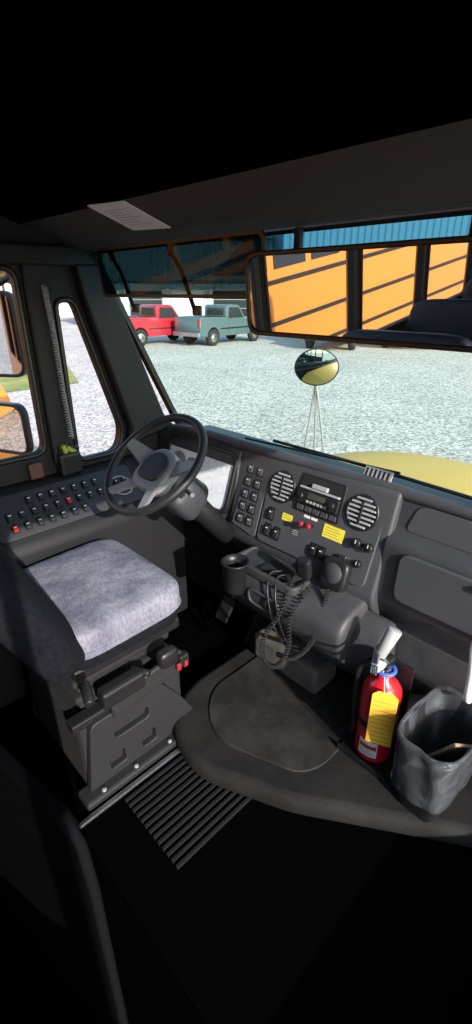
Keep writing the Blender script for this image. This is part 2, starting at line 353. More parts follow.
for k,(p,q,r) in enumerate([(-.765,.19,.018),(-.715,.19,.016),(-.74,.12,.014)]):
    cyl('hvac_knob_%d'%k,FM@Vector((p,q,.012)),FM@Vector((p,q,.034)),r,M_blk,D)
    obox('hvac_mark_%d'%k,FM,(p-.001,p+.001),(q,q+r*.8),(.034,.035),M_lw,D,0)
for k in range(2):
    for j in range(5):
        p=-1.335+k*.055; q=.10+j*.055
        obox('switch_bezel_%d_%d'%(k,j),FM,(p-.02,p+.02),(q-.023,q+.023),(.011,.016),M_blk,D)
        obox('switch_rocker_%d_%d'%(k,j),FM,(p-.013,p+.013),(q-.016,q+.016),(.015,.022),M_dash,D)
        obox('switch_icon_%d_%d'%(k,j),FM,(p-.006,p+.006),(q+.006,q+.009),(.022,.0225),M_lw,D,0)
CM=frame((0,1.312,.70),(1,0,0),(0,.08,.25))
panel('cluster_bezel',[rect(-1.90,-1.405,-.02,.27,.05),rect(-1.88,-1.425,.0,.250,.04)],CM,0,.022,M_blk,D,.005)
panel('cluster_face',[rect(-1.885,-1.42,-.005,.255,.04)],CM,0,.012,mat('cluster_lens_glare',(.78,.82,.90),.3,col2=(.96,.97,.99),nscale=9),D)  # sun glare on the lens put into its near-white colour
for k,(p,q,r) in enumerate([(-1.80,.14,.055),(-1.70,.14,.045)]):
    panel('gauge_%d'%k,[circ(p,q,r)],CM,.012,.014,M_grey,D)
    obox('needle_%d'%k,CM,(p-.001,p+.001),(q,q+r*.8),(.014,.016),M_redp,D,0)
for k,(p,q,r) in enumerate([(-1.56,.18,.030),(-1.56,.09,.030),(-1.480,.18,.024),(-1.480,.09,.024)]):
    tube('small_gauge_%d'%k,[CM@Vector((a,b,.0120)) for a,b in circ(p,q,r)],.0008,M_vent,D,True,res=1)
# lower console
L=grp('lower_console')
panel('shelf_body',[rpoly([(1.34,.60),(1.20,.575),(1.15,.53),(1.155,.44),(1.22,.34),(1.36,.30)],[.01,.03,.04,.05,.05,.01])],YZ,-1.26,-.68,M_low,L,.02)
panel('center_column',[rpoly([(1.34,.56),(1.24,.52),(1.20,.40),(1.26,.28),(1.40,.22)],.04)],YZ,-.92,-.56,M_low,L,.03)
panel('tray_rim',[rect(-1.245,-.90,1.165,1.32,.035),rect(-1.23,-.915,1.18,1.31,.03)],I4,.565,.60,M_low,L,.004)
box('tray_well',(-1.03,1.25,.59),(.16,.09,.006),M_blkm,L,bev=0)
panel('kick_panel',[rpoly([(1.49,.5),(1.38,.5),(1.36,.30),(1.42,.095),(1.49,.095)],.02)],YZ,-1.1,.3,M_low,L,.01)
SF=frame((0,1.151,.45),(1,0,0),(0,-.005,.09))
panel('front_oval',[rect(-1.12,-.95,-.0,.075,.035),rect(-1.112,-.958,.008,.067,.03)],SF,-.003,.004,M_dash2,L,.001)
for k in range(3): box('small_port_%d'%k,(-.86+k*.06,1.20,.47),(.035,.02,.045),M_blk,L,rot=(-.15,0,0))
box('ledge',(-.98,1.30,.165),(.35,.16,.13),mat('dusty_box',(.09,.08,.07),.8,noise=.3,nscale=15),L,bev=.02)
for k in range(2): cyl('power_outlet_%d'%k,(-.77+k*.06,1.225,.50),(-.77+k*.06,1.195,.495),.016,M_blk,L)
for k,x in enumerate((-1.02,-.98)):
    tube('loose_wire_%d'%k,[(x,1.24,.60),(x-.02,1.19,.60),(x+.01,1.145,.54),(x+.05,1.14,.42),(x+.09,1.16,.34),(x+.10,1.24,.28)],.004,M_blk,L,smooth_path=True)
lathe('cup_holder',[(.0,0),(.040,0),(.045,.01),(.052,.13),(.058,.135),(.058,.14),(.050,.14),(.045,.11),(.040,.012),(0,.012)],T(-1.175,1.13,.485),M_blk)
# radio handset + cords
H=grp('two_way_radio_handset')
soft('handset_body',FM@T(-.80,.06,.045),(.11,.12,.05),M_blk,H,.5,24)
lathe('speaker_grille',[(0,.026),(.036,.026),(.040,.02),(.040,0)],FM@T(-.80,.065,.045),M_dash,H)
obox('clip',FM,(-.815,-.785),(-.01,.13),(.016,.03),M_steel,H)
coil('coiled_cord',[(-.93,1.25,.66),(-.93,1.18,.60),(-.945,1.135,.48),(-.985,1.10,.36),(-.955,1.08,.285),(-.90,1.09,.29),(-.875,1.12,.38),(-.89,1.14,.50),(-.86,1.21,.62)],.008,70,.0028,M_blkm,H)
coil('coiled_cord_2',[(-.80,1.24,.62),(-.79,1.19,.54),(-.80,1.15,.42),(-.86,1.13,.33),(-.93,1.12,.31)],.008,42,.0028,M_blkm,H)
box('microphone',(-.90,1.22,.675),(.055,.035,.09),M_blk,H,rot=(.2,0,.1),bev=.012)
g=grp('defroster_vent')
DM=frame((-.775,1.430,1.000),(1,0,0),(0,.30,.6))
obox('vent_plate',DM,(-.055,.055),(.0,.042),(-.004,.002),M_grey,g)
for k in range(6): obox('slot_%d'%k,DM,(-.045+k*.0165,-.039+k*.0165),(.006,.036),(.002,.0035),M_blk,g,0)
# ================================================================= STEERING WHEEL
S=grp('steering_wheel')
WC=Vector((-1.372,.912,1.040)); n=Vector((0,-.643,.766)); SM=frame(WC,(1,0,0),(0,.766,.643))
R=.208
tube('rim',[SM@Vector((R*math.cos(a),R*math.sin(a),0)) for a in [k*2*math.pi/64 for k in range(64)]],.0150,M_rub,S,True)
ho=rpoly([(-.085,-.07),(-.05,-.10),(.05,-.10),(.085,-.07),(.085,.03),(.04,.075),(-.04,.075),(-.085,.03)],.03)
panel('hub_pad',[ho],SM,-.070,-.012,M_lgrey,S,.012)
panel('horn_pad',[rpoly([(-.060,-.065),(.060,-.065),(.065,.02),(0,.062),(-.065,.02)],.035)],SM,-.02,-.002,M_rub,S,.006)
def spoke(i,a,w0,w1,m):
    d=Vector((math.cos(a),math.sin(a)));pn=Vector((-d.y,d.x))
    A0=SM@Vector((*(d*.06+pn*w0),-.045));A1=SM@Vector((*(d*.06-pn*w0),-.045))
    B0=SM@Vector((*(d*.202+pn*w1),-.002));B1=SM@Vector((*(d*.202-pn*w1),-.002))
    bm=bmesh.new(); up=SM.to_3x3()@Vector((0,0,.013))
    C=[A0,A1,B1,B0]; vs=[bm.verts.new(c) for c in C]+[bm.verts.new(c+up) for c in C]
    for f in [(0,1,2,3),(7,6,5,4),(0,4,5,1),(1,5,6,2),(2,6,7,3),(3,7,4,0)]: bm.faces.new([vs[q] for q in f])
    bmesh.ops.bevel(bm,geom=bm.edges[:],offset=.004,segments=2,affect='EDGES')
    me=bpy.data.meshes.new('spoke'); bm.to_mesh(me); bm.free(); fin('spoke_%d'%i,me,m,S)
spoke(1,math.radians(12),.040,.020,M_lgrey); spoke(2,math.radians(168),.040,.020,M_lgrey)
spoke(3,math.radians(-58),.028,.018,M_lgrey); spoke(4,math.radians(-122),.028,.018,M_lgrey)
C0=WC-n*.05
cyl('column_shroud',C0,C0-n*.20+Vector((0,.02,0)),.055,M_blk,S,r1=.070)
cyl('column',C0-n*.18,C0-n*.50,.045,M_blk,S)
soft('column_cover',SM@T(0,-.02,-.20),(.17,.14,.16),M_sidep,S,.5,24)
tube('turn_stalk',[SM@Vector((-.05,0,-.10)),SM@Vector((-.13,.01,-.085)),SM@Vector((-.19,.0,-.07))],.007,M_blk,S)
tube('shift_lever',[SM@Vector((.06,0,-.13)),SM@Vector((.13,-.02,-.11)),SM@Vector((.18,-.03,-.08))],.008,M_blk,S)
P=grp('pedal_set')
for k,(x,h) in enumerate([(-1.42,.12),(-1.20,.16)]):
    box('pad_%d'%k,(x,1.30,.17),(.075,.02,h),M_blk,P,rot=(-.6,0,0),bev=.006)
    cyl('arm_%d'%k,(x,1.31,.18),(x,1.49,.36),.012,M_blk,P)
# ================================================================= LEFT CONSOLE
C=grp('side_switch_console')
panel('console_body',[rpoly([(XL,0),(-1.74,0),(-1.74,.66),(-1.755,.69),(-1.955,.855),(XL,.86)],[0,.01,.02,.02,.02,0])],frame((0,0,0),(1,0,0),(0,0,1)),-1.31,-.0,M_wall,C,.004)
LM=frame((-1.75,0,.692),(0,1,0),(-.772,0,.637))
panel('switch_plate',[rect(.46,1.12,.035,.235,.02)],LM,0,.006,M_sidep,C,.002)
for j,q in enumerate((.075,.13,.185)):
    for k in range(9):
        if (j==2 and k<2) or (j==0 and k>6): continue
        y=.53+k*.050
        obox('rocker_frame_%d_%d'%(j,k),LM,(y-.014,y+.014),(q-.021,q+.021),(.005,.011),M_blk,C)
        mm=M_redp if (j,k) in ((0,0),(1,5)) else M_sidep
        obox('rocker_%d_%d'%(j,k),LM,(y-.009,y+.009),(q-.014,q+.014),(.010,.019),mm,C)
        obox('icon_%d_%d'%(j,k),LM,(y-.006,y+.006),(q+.004,q+.008),(.019,.0195),M_lw,C,0)
tube('knob_ring',[LM@Vector((1.04+.05*math.cos(a),.13+.05*math.sin(a),.01)) for a in [k*2*math.pi/30 for k in range(30)]],.004,M_grey,C,True)
for k,(y,q) in enumerate([(1.02,.15),(1.06,.15),(1.02,.11),(1.06,.11),(1.04,.13)]):
    cyl('knob_%d'%k,LM@Vector((y,q,.006)),LM@Vector((y,q,.024)),.011,M_blk,C)
    obox('knob_mark_%d'%k,LM,(y-.002,y+.002),(q,q+.008),(.024,.0245),M_lw,C,0)
obox('paper_card',LM,(.40,.455),(.15,.22),(.006,.009),M_white,C,0)
g=grp('door_pocket_pouch')
box('pouch',(-1.965,.86,.905),(.06,.10,.10),M_blk,g,bev=.012)
for k in range(5): box('glove_piece_%d'%k,(-1.965+.008*(k%2),.83+.015*k,.965+.006*(k%3)),(.02,.02,.05),mat('hi_vis',(.35,.38,.05),.7) if k in(1,3) else M_blk,g,rot=(.3*k,.2,0),bev=.005)
box('wallet',(-1.98,.715,.90),(.02,.06,.07),mat('brown_leather',(.10,.035,.03),.6),rot=(0,-.1,0),bev=.006)
H2=grp('handset_cord')
coil('cord',[(-1.955,.865,1.62),(-1.945,.87,1.45),(-1.95,.875,1.25),(-1.945,.88,1.02)],.009,60,.0030,M_grey,H2)
# ================================================================= DRIVER SEAT
St=grp('driver_seat')
def crown(v):
    z=v.z
    if z>0: z+= .022*(1-(2*v.x/.54)**2)*(1-(2*v.y/.46)**2) + .020*max(0,abs(2*v.x/.54)-.55)
    return Vector((v.x,v.y,z))
soft('cushion',T(-1.415,.640,.590)@Matrix.Rotation(.03,4,'X'),(.54,.47,.120),M_fab,St,.34,56,crown)
soft('cushion_side',T(-1.415,.635,.525),(.52,.45,.07),M_fabd,St,.3,48)
tube('piping',[T(-1.415,.640,.570)@Vector(((.271*math.copysign(abs(math.cos(a))**.34,math.cos(a))),(.236*math.copysign(abs(math.sin(a))**.34,math.sin(a))),0)) for a in [k*2*math.pi/64 for k in range(64)]],.003,M_fab,St,True)
BM=T(-1.40,.375,.60)@Matrix.Rotation(.42,4,'X')
def bk(v):
    t=(v.z+.26)/.52
    return Vector((v.x*(1-.16*t),v.y+.03*(1-(2*v.x/.58)**2),v.z))
soft('backrest',BM@T(0,0,.16),(.60,.16,.54),M_fabd,St,.42,48,bk)
box('seat_pan',(-1.41,.63,.485),(.48,.42,.05),M_blk,St,bev=.01)
for k in range(4):
    s=.46-.03*(k%2); box('bellows_%d'%k,(-1.40,.60,.455-.035*k),(s,s-.08,.034),M_blkm,St,bev=.012)
box('rail_front',(-1.16,.60,.32),(.05,.46,.035),M_blk,St,bev=.006)
SB=frame((-1.115,0,0),(0,1,0),(0,0,1))
bs=rpoly([(.38,.0),(.85,.0),(.84,.09),(.78,.20),(.70,.32),(.42,.32)],.03)
panel('base_side',[bs,rect(.47,.53,.07,.13,.012),rect(.60,.66,.07,.13,.012),rect(.50,.64,.20,.25,.02)],SB,-.03,.0,M_sbase,St,.004)
panel('base_side_far',[bs],SB,-.50,-.47,M_wall,St,.004)
box('base_plate',(-1.36,.60,.16),(.44,.42,.30),M_blkm,St,bev=.02)
box('base_foot',(-1.115,.60,.02),(.08,.50,.035),M_sbase,St,bev=.01)
for k,y in enumerate((.42,.55,.70)): cyl('bolt_%d'%k,(-1.09,y,.036),(-1.09,y,.044),.008,M_grey,St,n=12)
box('side_shield',(-1.10,.64,.375),(.02,.30,.085),M_sbase,St,rot=(.12,0,0),bev=.01)
cyl('air_lever',(-1.13,.60,.44),(-1.07,.63,.44),.012,M_blk,St); soft('lever_knob',T(-1.06,.70,.475),(.045,.08,.07),M_blk,St,.6,20)
box('buckle',(-1.085,.78,.40),(.03,.04,.05),M_blk,St,bev=.006)
box('control_pod',(-1.10,.54,.42),(.05,.16,.07),M_blk,St,bev=.012)
for k in range(2): box('pod_switch_%d'%k,(-1.075,.755+k*.030,.385),(.012,.018,.03),M_redd,St)
cyl('height_handle',(-1.10,.42,.52),(-1.03,.40,.50),.016,M_blk,St)
bb=[(-1.66,.40,.86),(-1.70,.42,.66),(-1.69,.46,.52)]
tube('belt_strap',bb,.012,M_blk,St,smooth_path=True)
BA=Vector((-.462,.134,0)); BB=Vector((-1.93,-.118,0)); bu=(BA-BB)
BF=frame((BB.x,BB.y,0),bu,(0,0,1)); LL=bu.length
g=grp('cab_barrier')
panel('barrier_panel',[rect(0,LL-.02,.06,.89,.04)],BF,-.012,.012,mat('barrier_vinyl',(.003,.003,.0035),1,spec=0),g,.004)
tube('barrier_rail',[BF@Vector((0,.88,0)),BF@Vector((LL-.04,.88,0)),BF@Vector((LL-.01,.85,0)),BF@Vector((LL,.75,0)),BF@Vector((LL,.012,0))],.009,mat('rail_grey',(.006,.006,.007),.9,spec=.02),g)
# ================================================================= EXTINGUISHER, BIN
E=grp('fire_extinguisher')
ex=(-.515,1.183,.10)
lathe('cylinder',[(0,0),(.055,0),(.065,.008),(.066,.02),(.066,.27),(.062,.30),(.045,.325),(.022,.34),(.02,.36),(0,.36)],T(*ex),M_red,E,40)
cyl('neck',(ex[0],ex[1],.45),(ex[0],ex[1],.49),.018,M_steel,E)
tube('pull_collar',[(ex[0]+.03*math.cos(a),ex[1]+.03*math.sin(a),.475) for a in [k*2*math.pi/24 for k in range(24)]],.006,M_blue,E,True)
box('valve',(ex[0],ex[1],.505),(.035,.05,.04),M_steel,E)
box('lever_lower',(ex[0]-.02,ex[1]-.04,.515),(.022,.10,.008),M_steel,E,rot=(.2,0,.4))
box('lever_upper',(ex[0]-.02,ex[1]-.04,.545),(.022,.12,.008),M_steel,E,rot=(-.15,0,.4))
cyl('gauge',(ex[0]-.01,ex[1]-.02,.50),(ex[0]-.015,ex[1]-.05,.50),.016,M_lw,E)
tube('hose',[(ex[0]-.015,ex[1],.50),(ex[0]-.06,ex[1]-.02,.49),(ex[0]-.085,ex[1]-.02,.42),(ex[0]-.080,ex[1]-.025,.30),(ex[0]-.07,ex[1]-.03,.20)],.009,M_blk,E,smooth_path=True)
cyl('hose_nozzle',(ex[0]-.071,ex[1]-.03,.21),(ex[0]-.068,ex[1]-.03,.15),.009,M_blk,E,r1=.014)
cyl('discharge_horn',(ex[0]-.02,ex[1]-.02,.53),(ex[0]+.0,ex[1]+.02,.625),.019,mat('horn_grey',(.36,.36,.36),.5),E,r1=.024)
def band(name,r,z0,z1,a0,a1,m,par):
    bm=bmesh.new(); N=16; lo=[];hi=[]
    for i in range(N+1):
        a=a0+(a1-a0)*i/N; lo.append(bm.verts.new((ex[0]+r*math.cos(a),ex[1]+r*math.sin(a),z0))); hi.append(bm.verts.new((ex[0]+r*math.cos(a),ex[1]+r*math.sin(a),z1)))
    for i in range(N): bm.faces.new((lo[i],lo[i+1],hi[i+1],hi[i]))
    me=bpy.data.meshes.new(name); bm.to_mesh(me); bm.free(); return fin(name,me,m,par,True)
band('label',.0668,.13,.20,-1.9,-.9,M_lw,E)
band('label_red_stripe',.0672,.165,.183,-1.85,-.95,M_redp,E)
for k in range(3): band('label_line_%d'%k,.0672,.138+k*.008,.140+k*.008,-1.8,-1.0-.1*k,M_ink,E)
band('strap',.0675,.25,.275,-3.1,3.1,M_blk,E)
tg=Matrix.Translation((-.466,1.105,.345))@Matrix.Rotation(.45,4,'Z')@Matrix.Rotation(math.pi/2-.12,4,'X')
panel('inspection_tag',[rpoly([(-.040,-.10),(.040,-.10),(.040,.09),(.022,.105),(-.022,.105),(-.040,.09)],.004)],tg,-.0006,.0006,M_tag,E)
for k in range(10): obox('tag_line_%d'%k,tg,(-.033,.033-.008*(k%3)),(-.088+k*.017,-.0868+k*.017),(.0007,.0010),M_ink,E,0)
tube('tag_string',[(-.475,1.11,.447),(-.50,1.15,.47),(ex[0],ex[1]-.02,.48)],.0015,M_lw,E)
g=grp('extinguisher_bracket')
box('base_tray',(-.515,1.183,.0925),(.19,.16,.013),M_blk,g,bev=.004)
box('back_plate',(-.515,1.272,.27),(.12,.012,.36),M_blk,g)
box('tray_lip',(-.515,1.10,.105),(.19,.008,.025),M_blk,g)
B=grp('trash_can')
def se(a,e=5.0):
    c,s=abs(math.cos(a)),abs(math.sin(a)); return (c**e+s**e)**(-1/e)-1
BMx=T(-.300,1.175,.087)@Matrix.Rotation(-.06,4,'Z')@Matrix.Diagonal((.095,.150,1,1))
lathe('can',[(0,0),(.66,0),(.69,.01),(.94,.295),(.99,.30),(.99,.31),(.92,.31),(.64,.012),(0,.012)],BMx,M_blk,B,72,True,lambda a,t: se(a))
rnd=[random.uniform(-1,1) for _ in range(64)]
def sm(a,k):
    f=a/(2*math.pi)*k; i=int(f); u=f-i; u=u*u*(3-2*u); return rnd[i%k]*(1-u)+rnd[(i+1)%k]*u
def wb(a,t): return se(a,4)+.018*math.sin(a*7+5*t)+.035*sm((a+.5*t)%(2*math.pi),18)*(1.0-.8*t)
lathe('bag_overhang',[(.93,.10),(.97,.12),(.97,.15),(.985,.18),(.99,.21),(1.01,.25),(1.02,.28),(1.04,.31),(1.03,.325),(.985,.33),(.93,.322)],BMx,M_bag,B,200,True,wb)
lathe('bag_lining',[(.93,.322),(.90,.29),(.86,.24),(.82,.18),(.74,.12),(.62,.08),(.4,.06),(0,.055)],BMx,M_bag,B,160,True,lambda a,t: se(a,4)+.02*math.sin(a*9)*(1-t)+.06*sm(a,24)*t)
box('cardboard_scrap',(-.262,1.185,.305),(.10,.010,.17),M_card,B,rot=(.45,.25,.9),bev=.002)
box('paper_scrap',(-.32,1.20,.17),(.08,.07,.03),M_ink,B,rot=(.3,.2,.9),bev=.002)
g=grp('grab_rail')
tube('rail',[(-.285,1.295,.43),(-.285,1.28,.46),(-.290,1.275,.56),(-.30,1.275,.64),(-.30,1.29,.67)],.013,M_lw,g,smooth_path=True)
# ================================================================= HEADER ITEMS
g=grp('paper_notice')
NF=frame((-1.375,.925,1.7815),(1,.10,-.03),(-.02,-.28,.10))
obox('sheet',NF,(-.085,.085),(-.045,.110),(-.010,-.004),M_white,g,0)
for k in range(7): obox('printed_line_%d'%k,NF,(-.055,.05-.02*(k%3)),(-.01+k*.014,-.0078+k*.014),(-.0040,-.0036),M_grey,g,0)
g=grp('sun_visor')
VM=frame((0,1.03,1.585),(1,0,0),(0,-.02,.14))
panel('visor_sheet',[rect(-1.79,-.945,0,.155,.02)],VM,-.003,.003,M_visor,g)
panel('visor_frame',[rect(-1.795,-.94,-.004,.160,.022),rect(-1.785,-.95,.006,.150,.018)],VM,-.004,.004,M_blk,g)
for k,x in enumerate((-1.70,-1.35)):
    cyl('pivot_%d'%k,(x,1.02,1.742),(x,1.02,1.70),.012,M_blk,g)
    tube('arm_%d'%k,[(x,1.02,1.71),(x+.03,1.035,1.66),(x+.085,1.04,1.545)],.007,M_blk,g)
    box('clip_%d'%k,(x+.09,1.045,1.545),(.04,.012,.03),M_blk,g)
Mi=grp('rear_view_mirror')
tau=math.radians(5.2)
MM=Matrix.Translation((-.645,1.0,1.592))@Matrix.Rotation(math.pi/2+tau,4,'X')
panel('mirror_glass',[rect(-.335,.335,-.090,.090,.035)],MM,.001,.003,M_chr,Mi)
panel('mirror_rim',[rect(-.346,.346,-.101,.101,.04),rect(-.334,.334,-.089,.089,.035)],MM,-.012,.008,M_blk,Mi,.003)
panel('mirror_back',[rect(-.342,.342,-.097,.097,.04)],MM,-.014,0,M_blk,Mi,.004)
for k,x in enumerate((-.86,-.43)):
    tube('bracket_%d'%k,[(x,1.02,1.62),(x,1.045,1.70),(x,1.045,1.742)],.012,M_blk,Mi)
# ================================================================= PASSENGER SEATS
for k in range(3):
    g=grp('bus_seat')
    y=-.75-k*.95
    soft('back',T(-1.50,y,.70)@Matrix.Rotation(.12,4,'X'),(.90,.11,.70),mat('seat_vinyl',(.02,.025,.035),.5),g,.3,32)
    soft('bench',T(-1.50,y+.25,.40),(.90,.42,.12),MATS['seat_vinyl'],g,.3,32)
    for x in (-1.90,-1.12): cyl('leg',(x,y+.2,.0),(x,y+.2,.36),.018,M_blk,g)
# ================================================================= EXTERIOR
GZ=-.95
def hoodmesh():
    bm=bmesh.new(); nx,ny=24,24; rows=[]
    for j in range(ny+1):
        t=j/ny; y=1.66+1.31*t; w=.78-.14*t; row=[]
        for i in range(nx+1):
            s=-1+2*i/nx; x=-.825+w*s
            z=.93-.10*t-.30*t**3-.16*abs(s)**2.5-.25*max(0,abs(s)-.85)*3
            row.append(bm.verts.new((x,y,z)))
        rows.append(row)
    for j in range(ny):
        for i in range(nx): bm.faces.new((rows[j][i],rows[j][i+1],rows[j+1][i+1],rows[j+1][i]))
    def skirt(line):
        lo=[bm.verts.new((v.co.x,v.co.y,-.3)) for v in line]
        for i in range(len(line)-1): bm.faces.new((line[i],line[i+1],lo[i+1],lo[i]))
    skirt([r[0] for r in rows]); skirt([r[-1] for r in rows]); skirt(rows[-1]); 
    bmesh.ops.recalc_face_normals(bm,faces=bm.faces)
    me=bpy.data.meshes.new('hood'); bm.to_mesh(me); bm.free(); return me
g=grp('bus_hood')
fin('hood_shell',hoodmesh(),M_hood,g,True)
box('cowl',(-.825,1.61,.93),(2.2,.10,.03),M_blk,g,bev=.01)
for k,s in enumerate((-1,1)):
    soft('fender_%d'%k,T(-.825+s*.85,2.35,.25),(.45,1.15,.55),M_hood,g,.6,28)
    M=frame((-.825+s*1.0-.12,2.35,-.45),(0,1,0),(0,0,1))
    lathe('tyre_%d'%k,[(.25,0),(.47,.01),(.5,.05),(.5,.2),(.47,.24),(.25,.24)],M,M_tyre,g)
g=grp('windshield_wiper')
tube('arm',[(-.3,1.585,.965),(-.9,1.56,.99),(-1.35,1.535,1.0)],.007,M_blk,g)
tube('blade',[(-1.5,1.51,.985),(-1.0,1.54,.995),(-.75,1.555,1.0)],.005,M_blk,g)
g=grp('hood_crossover_mirror')
mc=Vector((-1.63,2.19,1.22)); nd=Vector((.56,-.79,-.16)).normalized()
XM=axisM(mc,nd)@Matrix.Diagonal((1.0,.84,1,1))
cprof=[(0,.013)]+[(.117*k/10,.013*(1-(k/10)**2)) for k in range(1,11)]
lathe('convex_glass',cprof,XM,mat('convex_silver',(.92,.92,.92),.01,1),g,48)
lathe('rim_band',[(.116,.002),(.120,.003),(.122,0),(.121,-.010),(.116,-.010)],XM,M_blk,g,40)
lathe('shell',[(.121,-.004),(.118,-.02),(.09,-.035),(.04,-.045),(0,-.047)],XM,M_steel,g,40)
for k,dx in enumerate((-.08,.0,.07)):
    tube('stand_%d'%k,[mc-nd*.03+Vector((0,0,-.08)),(mc.x+dx*.4,mc.y+.02,.98),(mc.x+dx,mc.y+.05*k,.50)],.006,M_grey,g)
def sidemirror(c,h,w,ux,uy):
    g=grp('side_mirror')
    Mx=frame(c,(ux,uy,0),(0,0,1))
    panel('mirror_glass',[rect(-w/2,w/2,-h/2,h/2,.05)],Mx,.001,.004,M_chr,g)
    panel('mirror_rim',[rect(-w/2-.014,w/2+.014,-h/2-.014,h/2+.014,.06),rect(-w/2,w/2,-h/2,h/2,.05)],Mx,-.03,.012,M_blk,g,.004)
    panel('mirror_back',[rect(-w/2,w/2,-h/2,h/2,.05)],Mx,-.03,0,M_blk,g)
    return g
g1=sidemirror((-2.40,.80,1.42),.34,.22,.80,.60)
tube('mount_arm',[(-2.40,.84,1.62),(-2.30,.92,1.68),(-2.07,1.0,1.68)],.012,M_blk,g1)
g2=sidemirror((-2.38,.76,1.0),.22,.22,.91,.42)
tube('mount_arm',[(-2.38,.80,.88),(-2.28,.90,.84),(-2.07,1.0,.84)],.012,M_blk,g2)
bm=bmesh.new(); bmesh.ops.create_grid(bm,x_segments=2,y_segments=2,size=120); bm.transform(T(-20,10,GZ)); me=bpy.data.meshes.new('g'); bm.to_mesh(me); bm.free(); fin('gravel_ground',me,M_grav)
M_grass=mat('grass',(.16,.22,.04),.9,col2=(.34,.33,.10),nscale=1.5)
def hill():
    bm=bmesh.new(); n=20; rows=[]
    for j in range(n+1):
        row=[]
        for i in range(n+1):
            x=-14-40*i/n; y=-40+47.5*j/n
            e=min(1,i/6)*min(1,(n-j)/4); row.append(bm.verts.new((x,y+2*math.sin(x*.2),GZ+.02+e*5.0*(i/n+.15))))
        rows.append(row)
    for j in range(n):
        for i in range(n): bm.faces.new((rows[j][i],rows[j+1][i],rows[j+1][i+1],rows[j][i+1]))
    me=bpy.data.meshes.new('hill'); bm.to_mesh(me); bm.free(); return me
fin('grass_bank',hill(),M_grass,None,True)
az=math.radians(46); hv=Vector((-math.sin(az),math.cos(az),0)); rv=Vector((math.cos(az),math.sin(az),0))
def G(s,r,z=0): return hv*s+rv*r+Vector((0,0,z))
RZ=Matrix.Rotation(az,4,'Z')
def wheel(name,M,r,w,par):
    lathe(name,[(0,.02),(r*.55,.02),(r*.6,0),(r*.93,0),(r,.03),(r,w-.03),(r*.93,w),(0,w)],M,M_tyre,par,28)
    lathe(name+'_hub',[(0,-.012),(r*.2,-.012),(r*.25,.012),(r*.55,.018)],M,M_alu,par,20)
def pickup(color,loc,rot):
    g=grp('pickup_truck'); g.location=loc; g.rotation_euler=(0,0,rot)
    SX=frame((0,0,0),(1,0,0),(0,0,1)) # local w -> -y
    def arch(cx,r=.45,n=8): return [(cx-r*math.cos(math.pi*k/n),.45+r*math.sin(math.pi*k/n)) for k in range(n+1)]
    low=[(-2.6,.52)]+arch(-1.65)+arch(1.65)+[(2.5,.50),(2.56,.70),(2.52,1.16),(1.05,1.27),(-.55,1.28),(-.56,1.36),(-2.6,1.38)]
    panel('body',[low],SX,-.95,.95,color,g,.03)
    cab=rpoly([(1.0,1.24),(.52,1.84),(.35,1.92),(-.38,1.92),(-.50,1.84),(-.54,1.24)],.06)
    panel('cab',[cab],SX,-.80,.80,color,g,.04)
    for s in (-1,1):
        panel('side_glass',[rpoly([(.80,1.30),(.44,1.78),(-.30,1.80),(-.38,1.30)],.03)],SX,s*.80,s*.815,M_wind,g)
        for x in (-.52,.95): obox('door_seam',I4,(x,x+.02),(min(s*.955,s*.945),max(s*.955,s*.945)),(.55,1.25),M_ink,g,0)
        obox('side_molding',I4,(-1.15,1.15),(min(s*.96,s*.945),max(s*.96,s*.945)),(.78,.84),M_blk,g,0)
        for cx in (-1.65,1.65):
            M=frame((cx,s*-.97,.40),(1,0,0),(0,0,1)) if s>0 else frame((cx,s*-.97,.40),(-1,0,0),(0,0,1))
            wheel('wheel',M@Matrix.Rotation(math.pi,4,'X'),.40,.26,g)
    obox('windscreen',frame((.99,0,1.27),(0,1,0),(-.48,0,.60)),(-.7,.7),(.04,.68),(-.02,.015),M_wind,g)
    obox('back_glass',frame((-.535,0,1.42),(0,1,0),(.04,0,.5)),(-.6,.6),(.02,.36),(-.015,.02),M_wind,g)
    obox('bed_opening',I4,(-2.52,-.64),(-.82,.82),(1.37,1.388),M_blk,g)
    obox('front_bumper',I4,(2.50,2.66),(-.95,.95),(.45,.68),M_alu,g,.03)
    obox('rear_bumper',I4,(-2.74,-2.58),(-.95,.95),(.48,.68),M_alu,g,.03)
    obox('grille',I4,(2.52,2.565),(-.55,.55),(.78,1.08),M_blk,g)
    for s in (-.78,.78):
        obox('headlight',I4,(2.50,2.57),(s-.13,s+.13),(.82,1.06),M_lw,g); obox('tail_light',I4,(-2.625,-2.59),(s*1.1-.06,s*1.1+.06),(.95,1.28),M_redp,g)
    return g
pickup(mat('truck_red',(.42,.018,.035),.3,coat=.5),G(27.3,-4.25,GZ),az+.75)
pickup(mat('truck_green',(.085,.13,.14),.35,coat=.5),G(27.6,-.75,GZ),az+.75+.1)
